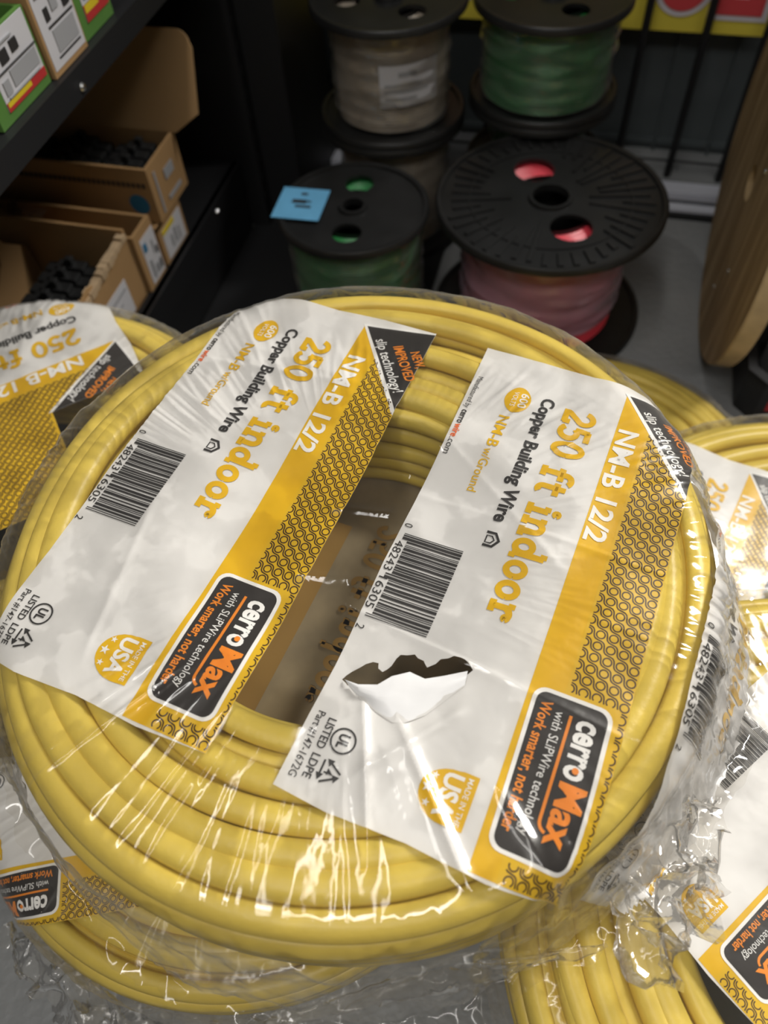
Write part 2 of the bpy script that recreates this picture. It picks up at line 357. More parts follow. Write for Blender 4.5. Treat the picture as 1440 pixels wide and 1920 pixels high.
    for i in range(3):
        a0 = PI/2+i*2*PI/3; a1 = a0+2*PI/3
        p0 = (tc[0]+tr*math.cos(a0), tc[1]+tr*math.sin(a0)); p1 = (tc[0]+tr*math.cos(a1), tc[1]+tr*math.sin(a1))
        lp = lambda t: (p0[0]+(p1[0]-p0[0])*t, p0[1]+(p1[1]-p0[1])*t)
        P.ribbon([lp(.12), lp(.66)], 1.0, 'ink', 3)
        d = ((p1[0]-p0[0])/13.2, (p1[1]-p0[1])/13.2); e = lp(.64); n = (-d[1], d[0])
        P.poly([(e[0]+n[0]*2, e[1]+n[1]*2), (e[0]-n[0]*2, e[1]-n[1]*2), (e[0]+d[0]*3.4, e[1]+d[1]*3.4)], 'ink', 3)
    P.text('4', 301, 304, 20.4, 4.8, 'ink', 3, 0.01); P.text('LDPE', 296.5, 309, 11.2, 4.6, 'ink', 3, 0.012)
    P.text('Part #147-1672G', 276, 311, 4.6, 4.3, 'ink', 3, 0.004)
    # shield
    sh = [(277, 92), (304, 92)]+[(304.5, 84)]+arc(291, 82, 13.5, 16, 0, -180, 14)+[(277, 84)]
    P.poly(sh, 'amber', 2)
    P.text('MADE IN THE', 279, 302.5, 87.0, 2.9, 'lettering', 3, 0.006)
    P.text('USA', 279.5, 301.5, 76.2, 9.2, 'lettering', 3, 0.035)
    for cx, cy, r in ((283.5, 71.5, 2.1), (290.5, 70, 3.0), (297.5, 71.5, 2.1)): P.poly(star(cx, cy, r), 'lettering', 3)
    # dark block with the maker's word mark
    P.poly(rrect(221, 305, 102.5, 143.5, 7, 1.5), 'lettering', 2.8); P.poly(rrect(223.2, 303, 104.7, 141.3, 5.5, 1.5), 'charcoal', 3.2)
    P.text('cerro', 231, 261.5, 127.8, 13.6, 'lettering', 4, 0.032); P.text('Max', 263.5, 294, 127.8, 13.2, 'orange', 4, 0.03)
    P.poly(circ(1.7, 14, 256.6, 132.8), 'orange', 4.4)
    P.ribbon([(231, 123.6), (262, 123.6), (280, 123.6)]+arc(284, 128.0, 5, 4.4, 270, 350, 8), 1.6, 'orange', 4)
    P.text('with SLiPWire technology', 231, 294, 116.0, 5.0, 'lettering', 4, 0.0)
    P.text('Work smarter, not harder', 228, 295, 108.0, 5.8, 'orange', 4, 0.022)
    return P
def grid_cut(vs, fs, grid):
    """cut every face along a common grid so that printed layers bend alike"""
    if not grid: return vs, fs
    def split(poly, ax, val):
        lo, hi = [], []; n = len(poly)
        for i in range(n):
            a, b = poly[i], poly[(i+1) % n]; da, db = a[ax]-val, b[ax]-val
            if da <= 0: lo.append(a)
            if da >= 0: hi.append(a)
            if da*db < 0:
                t = da/(da-db); p = (a[0]+(b[0]-a[0])*t, a[1]+(b[1]-a[1])*t); lo.append(p); hi.append(p)
        return lo, hi
    def slices(poly, ax):
        hi = max(p[ax] for p in poly); k = math.floor(min(p[ax] for p in poly)/grid+1e-6)+1; out = []
        while k*grid < hi-1e-6:
            lo, poly = split(poly, ax, k*grid); k += 1
            if len(lo) > 2: out.append(lo)
            if len(poly) < 3: return out
        return out+[poly]
    V, F, idx = [], [], {}
    for f in fs:
        a = sum(vs[f[i]][0]*vs[f[(i+1) % len(f)]][1]-vs[f[(i+1) % len(f)]][0]*vs[f[i]][1] for i in range(len(f)))
        if a < 0: f = tuple(reversed(f))
        for st in slices([vs[i] for i in f], 0):
            for q in slices(st, 1):
                ids = []
                for x, y in q:
                    key = (round(x*500), round(y*500))
                    if key not in idx: idx[key] = len(V); V.append((x, y))
                    if idx[key] not in ids: ids.append(idx[key])
                if len(ids) > 2: F.append(ids)
    return V, F
def flatten(P):
    """cut every printed shape fine enough to bend with the film"""
    return [(*grid_cut(vs, fs, g), mi, ly) for vs, fs, mi, ly, g in P.items]
FLAT_TEAR = flatten(make_print(True)); FLAT = flatten(make_print(False)); FLAT_WIDE = flatten(make_print(False, 92))
def build_label(flat, film, du, dv, parent, scale=1.0, extra=None, mats=LM):
    V, F, MI = [], [], []
    for vs, fs, mi, ly in flat:
        k = len(V); ok = []
        for u, v in vs:
            X = dv+v*0.001*scale; Y = du-u*0.001*scale
            ok.append(math.hypot(X, Y) < film.smax-0.004)
            V.append(film(X, Y, -0.0012+ly*0.00018))
        for f in fs:
            if all(ok[i] for i in f): F.append([i+k for i in f]); MI.append(mi)
    if extra: extra(V, F, MI)
    me = bpy.data.meshes.new('printed_label'); me.from_pydata(V, [], F); me.polygons.foreach_set('material_index', MI)
    b = bmesh.new(); b.from_mesh(me); bmesh.ops.delete(b, geom=[v for v in b.verts if not v.link_faces], context='VERTS'); b.to_mesh(me); b.free()
    return link_mesh('printed_label', me, mats, parent, True)

# ------------------------------------------------------------------ coils of building wire in clear bags
R_OUT, R_IN = 0.210, 0.105
def bulge(th, r):
    """the coil is not quite round: it swells away from the viewer"""
    return smooth01((r-0.135)/0.07)*(0.004+0.022*max(0.0, math.cos(th-2.0))**2+0.013*max(0.0, math.cos(th-0.85))**4)
class Film:
    """the bag around one coil: a point (X, Y) of the flat film -> a point in the coil's own space"""
    def __init__(s, T, seed, flare=(0.006, ()), crease=(), crumple=lambda X, Y: 1.0):
        s.T = T; s.seed = seed; s.k = (1.0 if seed == 1 else 0.45); s.bulge = 1.0 if seed == 1 else 0.0; s.c = min(0.030, T*0.38); s.R = R_OUT+0.004; s.flare = flare; s.crease = crease; s.crumple = crumple
        s.d2 = PI*s.c/2; s.d3 = s.d2+(T-s.c)-0.006; s.smax = s.R-s.c+s.d3+0.012
    def __call__(s, X, Y, off=0.0):
        q = math.hypot(X, Y); th = math.atan2(Y, X); ct, st = math.cos(th), math.sin(th)
        Rb = s.R+bulge(th, 0.3)*s.bulge; s1 = Rb-s.c; s2 = s1+s.d2; s3 = s1+s.d3
        if q < s1: r, z, nr, nz = q, s.T, 0, 1
        elif q < s2:
            p = (q-s1)/s.c; r = s1+s.c*math.sin(p); z = s.T-s.c+s.c*math.cos(p); nr, nz = math.sin(p), math.cos(p)
        else:
            t = (q-s2)/(s3-s2)
            fl = s.flare[0]*(0.5+0.9*noise.noise((ct*2.1, st*2.1, s.seed*3.1)))+sum(am*max(0, math.cos(th-an))**pw for am, an, pw in s.flare[1])
            r = Rb+max(0.0, fl)*min(t, 1)**1.2; z = max(0.006, s.T-s.c-(q-s2)); nr, nz = 1, 0
            if q > s3: r += (q-s3)*0.9
        sd = s.seed*7.3
        P3 = Vector((r*ct, r*st, z))
        rim = smooth01((q-0.085)/0.08); side = smooth01((q-s1-0.01)/0.03)
        d = 0.0011*noise.noise(P3*17+Vector((sd, 0, 0)))+0.0005*noise.noise(P3*48+Vector((0, sd, 0)))
        msk = max(0.0, min(1.3, 0.35+2.2*noise.noise(P3*11+Vector((3, sd, 1)))))
        rg = 1-abs(noise.noise((ct*13+sd, st*13, q*9)))*2.2
        rg2 = 1-abs(noise.noise((ct*24+sd, st*24+3, q*14)))*2.2
        d += rim*msk*(0.0007*max(0, rg)**3+(0.0005+0.0007*smooth01((q-s1+0.01)/0.02))*max(0, rg2)**3)
        kk = s.crumple(X, Y)
        d += side*kk*s.k*(0.0032*noise.noise(P3*38+Vector((0, 0, sd)))+0.0016*noise.noise(P3*95+Vector((0, 0, sd))))
        if q > s3: z += 0.005*noise.noise(P3*70); r += 0.006*noise.noise(P3*60+Vector((5, 0, 0)))
        d -= (0.0055 if s.seed == 1 else 0.0012)*(1-smooth01((q-0.055)/0.06))
        for x0, y0, x1, y1, h, w in s.crease:
            dx, dy = x1-x0, y1-y0; L2 = dx*dx+dy*dy; t = ((X-x0)*dx+(Y-y0)*dy)/L2
            if -0.1 < t < 1.1:
                e = abs((X-x0)*dy-(Y-y0)*dx)/math.sqrt(L2)
                if e < 5*w: d += h*math.exp(-(e/w)**1.3)*smooth01((t+0.1)*5)*smooth01((1.1-t)*5)
        d += off
        return Vector(((r+nr*d)*ct, (r+nr*d)*st, z+nz*d))
def build_film(film, parent, ns=135, nt=620, mat='film'):
    V = [film(1e-6, 0)]; F = []
    for i in range(1, ns+1):
        for j in range(nt):
            a = 2*PI*j/nt; q = (film.smax+bulge(a, 0.3)*film.bulge)*(i/ns); V.append(film(q*math.cos(a), q*math.sin(a)))
    for j in range(nt): F.append((0, 1+j, 1+(j+1) % nt))
    for i in range(ns-1):
        for j in range(nt):
            a = 1+i*nt; F.append((a+j, a+nt+j, a+nt+(j+1) % nt, a+(j+1) % nt))
    me = bpy.data.meshes.new('plastic_bag'); me.from_pydata(V, [], F)
    return link_mesh('plastic_bag', me, [mat], parent, True)
def build_cable(T, seed, parent, nseg=200, nside=10):
    rd = random.Random(seed); V, F = [], []
    c = min(0.030, T*0.38)
    def outline(ins):
        """closed cross-section outline inset by ins -> list of (r, z, normal angle)"""
        pts = []; ri, ro, z0, z1 = R_IN+ins, R_OUT-ins, ins*0.9, T-0.003-ins*0.9
        cc = max(0.006, c-ins); ci = 0.012
        def add(cx, cz, rr, a0, a1, n=6):
            for i in range(n+1):
                a = math.radians(a0+(a1-a0)*i/n); pts.append((cx+rr*math.cos(a), cz+rr*math.sin(a), a))
        add(ro-cc, z1-cc, cc, 90, 0); add(ro-cc*0.8, z0+cc*0.8, cc*0.8, 0, -90); add(ri+ci, z0+ci, ci, -90, -180, 3); add(ri+ci, z1-ci, ci, 180, 90, 3)
        return pts
    def resample(pts, step):
        out = []; n = len(pts); acc = 0
        for i in range(n):
            a, b = pts[i], pts[(i+1) % n]; l = math.hypot(b[0]-a[0], b[1]-a[1]); t = acc
            while t < l:
                k = t/l if l else 0; da = b[2]-a[2]
                if da > PI: da -= 2*PI
                if da < -PI: da += 2*PI
                out.append((a[0]+(b[0]-a[0])*k, a[1]+(b[1]-a[1])*k, a[2]+da*k)); t += step*rd.uniform(0.86, 1.14)
            acc = t-l
        return out
    rings = [(p, 0) for p in resample(outline(0.0068), 0.0162)]+[(p, 1) for p in resample(outline(0.016), 0.0135)]+[(p, 2) for p in resample(outline(0.027), 0.016)]
    for (r0, z0, na), layer in rings:
        A = [rd.gauss(0, 1) for _ in range(8)]; ph = [rd.uniform(0, 2*PI) for _ in range(8)]
        ta = 0.0081*rd.uniform(0.9, 1.06); nb = 0.0062*rd.uniform(0.92, 1.08); tw = rd.uniform(-0.25, 0.25)
        k0 = len(V)
        for i in range(nseg):
            th = 2*PI*i/nseg
            wob = 0.0021*A[0]*math.sin(th+ph[0])+0.0013*A[1]*math.sin(2*th+ph[1])+0.0008*A[2]*math.sin(3*th+ph[2])+0.0004*A[5]*math.sin(7*th+ph[5])
            dep = 0.0009*A[3]*math.sin(th+ph[3])+0.0006*A[4]*math.sin(3*th+ph[4])
            dep = -abs(dep)*(1.4 if layer == 0 else 0.8)
            # slide along the surface by wob, sink by dep
            r = r0+wob*(-math.sin(na))+dep*math.cos(na); z = z0+wob*math.cos(na)*0.6+dep*math.sin(na)
            r = min(max(r, R_IN+0.004), R_OUT-0.0055); z = min(max(z, 0.0065), T-0.0085)
            a2 = na+tw+0.25*math.sin(2*th+ph[6])
            bu = bulge(th, r) if seed == 11 else 0.0
            for s_ in range(nside):
                b = 2*PI*s_/nside
                x = ta*math.cos(b); y = nb*math.sin(b)     # x along the surface, y out of it
                rr = (r+x*(-math.sin(a2))+y*math.cos(a2))+bu; zz = z+x*math.cos(a2)+y*math.sin(a2)
                V.append((rr*math.cos(th), rr*math.sin(th), zz))
        for i in range(nseg):
            i2 = (i+1) % nseg
            for s_ in range(nside):
                s2 = (s_+1) % nside; F.append((k0+i*nside+s_, k0+i2*nside+s_, k0+i2*nside+s2, k0+i*nside+s2))
    me = bpy.data.meshes.new('cable_winding'); me.from_pydata(V, [], F)
    return link_mesh('cable_winding', me, ['cable'], parent, True)
def build_bottom(parent):
    """printed film under the coil, seen from inside through the hole"""
    mb = MB(); mb.lathe([(0.001, 0.003), (0.06, 0.004), (0.13, 0.003), (0.19, 0.003)], 48)
    P = Print()
    P.poly([(40, -60), (40, 10), (150, 10), (150, -60)], 'white', 0)
    P.text('Copper Building Wire', 60, 150, 30, 10, 'ink', 1, 0.02); slab(P, '250 ft indoor', 50, 190, 50, 22, 'amber', 1)
    P.poly([(60, 90), (210, 90), (210, 110), (60, 110)], 'amber', 1)
    V, F, MI = [], [], []
    mm = {'white': 0, 'ink': 2, 'amber': 1}
    for vs, fs, mi, ly, g in P.items[1:]:
        k = len(V); V += [(-(y*0.001-0.06), 0.12-x*0.001, 0.006) for x, y in vs]; F += [[i+k for i in f] for f in fs]; MI += [mm[LM[mi]]]*len(fs)
    mb.add(V, F); mb.m[-len(MI):] = MI
    return mb.build('bottom_sheet', ['back', 'backgold', 'backink'], parent, recalc=False)
def build_tuft(name, parent, base, out, width, length, seed, mat='tuft', amp=0.014, droop=0.3, nu=34, nv=26):
    """a gathered, crumpled bag end"""
    out = Vector(out).normalized(); tan = Vector((-out.y, out.x, 0)); V, F = [], []
    for i in range(nu+1):
        a = i/nu*2-1
        for j in range(nv+1):
            t = j/nv
            p = Vector(base)+out*length*t*(1-0.25*a*a)+tan*a*width*(0.35+0.65*smooth01(t*1.6))
            p.z += -droop*length*t*t
            q = p*1.0
            n = Vector((noise.noise(q*60+Vector((seed, 0, 0))), noise.noise(q*60+Vector((0, seed, 9))), noise.noise(q*48+Vector((4, 2, seed)))*1.5))
            n2 = Vector((noise.noise(q*150+Vector((seed, 5, 0))), noise.noise(q*150+Vector((7, seed, 9))), noise.noise(q*140+Vector((4, 2, seed)))))
            pl = math.sin(a*17+noise.noise(q*30)*4)*0.3
            V.append(p+(n+n2*0.45)*amp*(0.25+t)+Vector((0, 0, pl*amp*0.6)))
    for i in range(nu):
        for j in range(nv):
            k = i*(nv+1)+j; F.append((k, k+nv+1, k+nv+2, k+1))
    me = bpy.data.meshes.new(name); me.from_pydata(V, [], F)
    return link_mesh(name, me, [mat], parent, True)

GRP = 'clear-bagged coils of yellow building wire'
# --- the coil in front, on top of the pile
T0 = 0.097
RZ0 = math.radians(-27.5)
main = empty('cable_coil', (-0.025, 0.240, 0.263), RZ0)
tag(main, 'whole yellow wire coil on top of the pile, its white label torn open', 'coil of wire', GRP)
crease = [(0.06, -0.075, 0.135, -0.150, 0.0022, 0.0030), (0.045, -0.072, 0.085, -0.155, 0.0016, 0.0028), (0.100, -0.070, 0.062, -0.120, 0.0014, 0.003),
          (-0.02, -0.03, 0.19, -0.055, 0.0007, 0.002), (0.02, 0.05, 0.20, 0.045, 0.0006, 0.002), (0.02, 0.10, 0.12, 0.03, 0.0008, 0.003),
          (-0.02, 0.02, 0.02, 0.03, 0.0016, 0.0025), (-0.015, 0.075, 0.02, 0.06, 0.0018, 0.003), (-0.02, -0.03, 0.015, -0.02, 0.0016, 0.003), (-0.02, 0.11, 0.03, 0.085, 0.0016, 0.003),
          (-0.16, 0.10, -0.02, 0.12, 0.0007, 0.003), (-0.12, -0.02, -0.10, -0.12, 0.0009, 0.003), (0.13, -0.10, 0.20, -0.16, 0.0016, 0.003)]
film0 = Film(T0, 1, flare=(0.006, ((0.029, math.radians(27.5-12), 4), (0.013, math.radians(27.5-112), 1.5))), crease=crease, crumple=lambda X, Y: 1.0-0.35*smooth01((X-0.19)/0.03))
cab0 = build_cable(T0, 11, main, 230, 10); build_film(film0, main, 170, 820); build_bottom(main)
def flap(V, F, MI):
    """the torn tongue of film, folded down and curling up"""
    edge = [(256, 9), (258, 19), (254, 28), (247, 33), (242, 41), (241, 49), (237, 58), (229, 68)]
    tip = [(259, 14), (263, 22), (266, 32), (268, 42), (266, 48), (258, 56), (248, 62), (236, 69)]
    k = len(V); n = 8
    for i, (e, t) in enumerate(zip(edge, tip)):
        for j in range(n+1):
            f = j/n; u = e[0]+(t[0]-e[0])*f; v = e[1]+(t[1]-e[1])*f
            lift = 0.0035*math.sin(PI*min(1, i/7.0))*(1-f)**1.3+0.0045*abs(math.sin(i*1.25+f*2.4))*(1-f*f)
            V.append(film0(0.027+v*0.001, 0.1786-u*0.001, 0.0006*(1-f)-0.0007+lift))
    for i in range(len(edge)-1):
        for j in range(n): F.append((k+i*(n+1)+j, k+(i+1)*(n+1)+j, k+(i+1)*(n+1)+j+1, k+i*(n+1)+j+1)); MI.append(0)
build_label(FLAT_TEAR, film0, 0.1786, 0.027, main, extra=flap)
build_label(FLAT, film0, 0.1786, 0.027-0.188, main)
build_label(FLAT, film0, 0.1786, 0.027+0.177, main)
iz = Matrix.Rotation(-RZ0, 3, 'Z')
build_tuft('bag_end', main, iz @ Vector((0.130, -0.165, 0.035)), iz @ Vector((0.75, -0.45, 0)), 0.055, 0.060, 3.0)
build_tuft('bag_end', main, iz @ Vector((0.03, -0.215, 0.012)), iz @ Vector((0.1, -1, 0)), 0.09, 0.010, 21.0, amp=0.005)

# --- the other coils of the pile: copies of one winding and bag, each with its own print
T1 = 0.085
film1 = Film(T1, 5, flare=(0.006, ()))
proto_c = proto_f = None
def coil(loc, rz, label, prints, tilt=(0, 0), scale=1.0, flat=None):
    global proto_c, proto_f
    o = empty('cable_coil', loc, rz); tag(o, label, 'coil of wire', GRP); o.rotation_euler = (tilt[0], tilt[1], rz); o.scale = (scale, scale, 1)
    if proto_c is None:
        proto_c = build_cable(T1, 29, o, 180, 8); proto_f = build_film(film1, o, 110, 460, 'film_low_glare')
    else:
        for p in (proto_c, proto_f):
            c = p.copy(); C.objects.link(c); c.parent = o
    for du, dv, sc in prints: build_label(flat or FLAT, film1, du, dv, o, sc)
    return o
left = coil((-0.322, 0.405, 0.174), math.radians(-66), 'yellow wire coil at the left edge, its printed label running under the top coil', [(0.148, -0.191, 1.08)], flat=FLAT_WIDE)
right = coil((0.255, 0.030, 0.174), math.radians(-57), 'yellow wire coil at the lower right, its large barcode partly under the top coil', [(0.158, -0.131, 0.80), (0.158, 0.021, 0.80)])
rback = coil((0.360, 0.258, 0.087), math.radians(-35), 'yellow wire coil at the right edge with a dark triangle on its label', [(0.100, -0.186, 0.86)])
bunder = coil((-0.122, 0.226, 0.087), math.radians(-85), 'yellow wire coil directly under the top coil, wrinkled dark logo at its rim', [(0.045, 0.018, 0.80)])
fback = coil((0.213, 0.466, 0.0), math.radians(20), 'yellow wire coil on the floor nearest the red wire spool', [], scale=0.925)
cfloor = coil((-0.148, 0.217, 0.0), math.radians(130), 'yellow wire coil on the bare floor at the bottom of the pile', [(0.16, -0.06, 0.9)], scale=0.925)
for o, base, out, w, l, sd in ((bunder, (-0.12, -0.17, 0.03), (-0.6, -0.8, 0), 0.07, 0.035, 31.0), (cfloor, (-0.05, -0.2, 0.02), (-0.1, -1, 0), 0.10, 0.022, 41.0),
                               (right, (-0.06, -0.12, 0.082), (0.35, -1, 0), 0.07, 0.06, 43.0)):
    m3 = Matrix.Rotation(-o.rotation_euler.z, 3, 'Z')
    build_tuft('bag_end', o, m3 @ Vector(base), m3 @ Vector(out), w, l, sd, amp=0.011)

# ------------------------------------------------------------------ plastic wire spools
def make_spool(loc, rz, label, Rf, Rb, h, wire, wrap, holes, ribs=0, bore=0.016, group='plastic wire spools', tilt=(0, 0), seed=1):
    o = empty('wire_spool', loc, rz); tag(o, label, 'wire spool', group); o.rotation_euler = (tilt[0], tilt[1], rz)
    t = 0.008
    for name, z0, top in (('flange', 0.0, False), ('flange', h-t, True)):
        mb = MB(); mb.plate(circ(Rf, 96), [circ(bore, 24)]+[circ(r, 20, x, y) for x, y, r in holes], z0+0.001, z0+t-0.002)
        zt = z0+t-0.002 if top else z0
        mb.lathe([(Rf-0.007, z0+t-0.002), (Rf-0.006, z0+t+0.001), (Rf-0.001, z0+t+0.0015), (Rf+0.001, z0+t-0.001), (Rf+0.001, z0+0.0005), (Rf-0.006, z0)], 96, close=True)
        mb.lathe([(bore, z0+t-0.003), (bore, z0+t+0.002), (bore+0.004, z0+t+0.002), (bore+0.005, z0+t-0.003)], 32)
        if top and ribs:
            rd = random.Random(seed)
            for i in range(ribs):
                a = 2*PI*i/ribs+0.04
                r0 = Rf*rd.choice([0.34, 0.44, 0.52, 0.62]); r1 = Rf*rd.choice([0.86, 0.9, 0.93])
                mid = (math.cos(a), math.sin(a))
                if any(math.hypot(mid[0]*r-x, mid[1]*r-y) < rr+0.008 for x, y, rr in holes for r in (r0, (r0+r1)/2, r0*0.7+r1*0.3)):
                    r0 = Rf*0.76
                p = [(r0, -0.0016), (r1, -0.0030), (r1, 0.0030), (r0, 0.0016)]
                mb.prism([(x*mid[0]-y*mid[1], x*mid[1]+y*mid[0]) for x, y in p], z0+t-0.003, z0+t+0.0005)
            mb.lathe([(Rf*0.70, z0+t-0.002), (Rf*0.70, z0+t-0.0005), (Rf*0.715, z0+t-0.0005), (Rf*0.715, z0+t-0.002)], 72)
        mb.build(name, 'flange', o, True)
    mb = MB(); mb.lathe([(Rb*0.56, t-0.001), (Rb*0.56, h-t)], 40); mb.build('core', 'flange', o, True)
    mb = MB(); prof = [(Rb*0.56, t+0.001)]; n = int((h-2*t)/0.0042)
    for i in range(n):
        z0 = t+0.001+(h-2*t-0.002)*i/n; dz = (h-2*t-0.002)/n
        for k in (0.1, 0.3, 0.5, 0.7, 0.9): prof.append((Rb-0.002+0.002*math.sin(PI*k), z0+dz*k))
    for k in range(14):
        r = Rb-0.003-(Rb*0.44-0.003)*k/13; prof.append((r, h-t-0.004-0.0016*(k % 2)))
    mb.lathe(prof, 72, fn=lambda p, a, j: p*(1+0.006*noise.noise((p.x*40, p.y*40, p.z*60+seed))) if p.z < h-t-0.003 else p)
    mb.build('wire_winding', wire, o, True)
    if wrap:
        mb = MB(); N = 26; zl = t+0.004 if wrap == 'wrap' else t+0.030
        prof = [(Rb+0.003, zl+(h-t-0.004-zl)*i/N) for i in range(N+1)]
        def fn(p, a, j):
            d = 0.0026*noise.noise((p.x*25, p.y*25, p.z*90+seed))+0.0030*max(0, 1-3*abs(noise.noise((p.x*8, p.y*8, p.z*55+seed*2))))
            return Vector((p.x*(1+d/Rb), p.y*(1+d/Rb), p.z))
        mb.lathe(prof, 110, fn=fn); mb.build('plastic_wrap', wrap, o, True)
    return o
def barrel_patch(o, name, R, a0, a1, z0, z1, mats, marks=()):
    mb = MB(); n = 14
    def strip(b0, b1, y0, y1, rr, mi):
        vs = []; fs = []
        for i in range(n+1):
            a = b0+(b1-b0)*i/n; vs += [(rr*math.cos(a), rr*math.sin(a), y0), (rr*math.cos(a), rr*math.sin(a), y1)]
        for i in range(n): fs.append((2*i, 2*i+2, 2*i+3, 2*i+1))
        mb.add(vs, fs, mi)
    strip(a0, a1, z0, z1, R, 0)
    for b0, b1, y0, y1 in marks: strip(a0+(a1-a0)*b0, a0+(a1-a0)*b1, z0+(z1-z0)*y0, z0+(z1-z0)*y1, R+0.0004, 1)
    return mb.build(name, mats, o, True)
def holes_at(r, d, angs): return [(d*math.cos(a), d*math.sin(a), r) for a in angs]
red = make_spool((0.234, 0.820, 0.0), 0.0, 'large black ribbed spool of red wire in pinkish wrap', 0.138, 0.100, 0.172, 'wirered', 'wrapred', holes_at(0.025, 0.061, [math.radians(98), math.radians(-78)]), 44, 0.022, seed=3)
lg = make_spool((-0.005, 0.843, 0.006), 0.0, 'black spool of green wire with a blue paper sticker on top', 0.093, 0.081, 0.161, 'wiregreen', 'wrap', holes_at(0.018, 0.050, [math.radians(78), math.radians(-102)]), 0, 0.013, seed=5)
mb = MB(); mb.box(-0.030, 0.030, -0.031, 0.031, 0, 0.0006, 0); mb.box(-0.012, 0.006, 0.000, 0.007, 0.0005, 0.0011, 1); mb.box(-0.006, 0.014, -0.008, -0.004, 0.0005, 0.0011, 1); mb.box(0.002, 0.012, 0.003, 0.006, 0.0005, 0.0011, 1); mb.box(-0.004, 0.004, 0.017, 0.021, 0.0005, 0.0011, 1)
mb.xf(Matrix.Translation((-0.064, 0.010, 0.1635)) @ Matrix.Rotation(math.radians(-16), 4, 'Z')); tag(mb.build('sticker', ['blue', 'ink'], lg), 'blue paper sticker with a black mark')
ww = W(-0.262, 0.998)
for i, lab in enumerate(('lower black spool of cream wire, under another cream spool', 'upper black spool of cream wire with a paper label, stacked on another')):
    s = make_spool((ww.x, ww.y, 0.006+0.172*i), 0.0, lab, 0.096, 0.071, (0.170, 0.142)[i], 'wirewhite', 'wrap', holes_at(0.017, 0.050, [math.radians(60), math.radians(-60), math.radians(180)]), 0, 0.013, seed=11+i)
    if i: barrel_patch(s, 'paper_label', 0.0752, math.radians(-105), math.radians(-45), 0.045, 0.095, ['paper', 'greyprint'], [(0.3, 0.6, 0.72, 0.84), (0.08, 0.7, 0.5, 0.56), (0.08, 0.8, 0.34, 0.4), (0.08, 0.6, 0.16, 0.24)])
gw = W(-0.070, 1.062)
for i, lab in enumerate(('lowest black spool of green wire in the rear stack of three', 'middle black spool of green wire in the rear stack of three', 'topmost bright green wire spool at the back, under the yellow sign')):
    make_spool((gw.x, gw.y, (0.0, 0.091, 0.187)[i]), 0.0, lab, 0.068 if i == 0 else 0.097, 0.055 if i == 0 else (0.062 if i == 1 else 0.081), (0.088, 0.094, 0.120)[i], 'wiregreen', 'wrap', holes_at(0.010 if i == 0 else 0.017, 0.034 if i == 0 else 0.050, [math.radians(50), math.radians(-70), math.radians(170)]), 0, 0.013, seed=21+i)

# ------------------------------------------------------------------ wooden cable reel standing on its rims
wr = empty('cable_reel', W(0.188, 0.866, 0.0), TH); tag(wr, 'big plywood cable reel standing on its rims', 'cable reel')
RR = 0.204
rot = Matrix.Translation((0, 0, RR)) @ Matrix.Rotation(PI/2, 4, 'Y')
for x in (0.0, 0.30):
    mb = MB(); mb.lathe([(0.02, 0.0), (RR-0.002, 0.0), (RR, 0.002), (RR, 0.020), (RR-0.002, 0.022), (0.02, 0.022)], 96, close=True)
    for i, f in enumerate(mb.f):
        if min(math.hypot(mb.v[k].x, mb.v[k].y) for k in f) > RR-0.004: mb.m[i] = 1
    mb.xf(Matrix.Translation((x, 0, 0)) @ rot); fl = mb.build('flange', ['wood', 'woodedge'], wr, True)
    if x == 0.0:
        for yy, zz in ((-0.02, 0.075), (-0.06, 0.13), (0.05, 0.30), (-0.05, 0.25)):
            b2 = MB(); b2.lathe([(0.0, 0.0), (0.003, 0.0), (0.0025, -0.0014), (0.0, -0.002)], 10); b2.xf(Matrix.Translation((-0.0005, yy, zz)) @ Matrix.Rotation(PI/2, 4, 'Y')); b2.build('screw', 'glint', fl, True)
mb = MB(); mb.lathe([(0.085, 0.022), (0.085, 0.30)], 48); mb.xf(rot); mb.build('drum', 'wood', wr, True)

# ------------------------------------------------------------------ black plastic tote at the right edge
tb = empty('storage_tote', W(0.232, 0.700, 0.0), TH); tag(tb, 'low black plastic tote beside the wooden reel', 'tote')
mb = MB(); o8 = [(0.0, 0.02), (0.02, 0.0), (0.22, 0.0), (0.22, 0.125), (0.012, 0.125), (0.0, 0.11)]
inn = [(0.008, 0.024), (0.024, 0.008), (0.212, 0.008), (0.212, 0.117), (0.016, 0.117), (0.008, 0.106)]
mb.plate(o8, [inn], 0.004, 0.060); mb.prism(o8, 0.0, 0.005); mb.build('bin', 'black', tb)
mb = MB(); mb.plate([(x*1.02-0.002, y*1.04-0.003) for x, y in o8], [inn], 0.060, 0.066); mb.build('rim', 'steel', tb)
mb = MB(); mb.box(0.03, 0.15, -0.0012, 0.0, 0.020, 0.034); tag(mb.build('sticker', 'redprint', tb), 'red sticker')
gb = MB(); gb.box(0.03, 0.20, 0.02, 0.10, 0.0, 0.042, bev=0.006); gb.xf(Matrix.Translation(W(0.232, 0.700, 0.006)) @ Matrix.Rotation(TH, 4, 'Z'))
tag(gb.build('grey_carton', 'greyprint'), 'grey carton lying inside the black tote', 'carton')

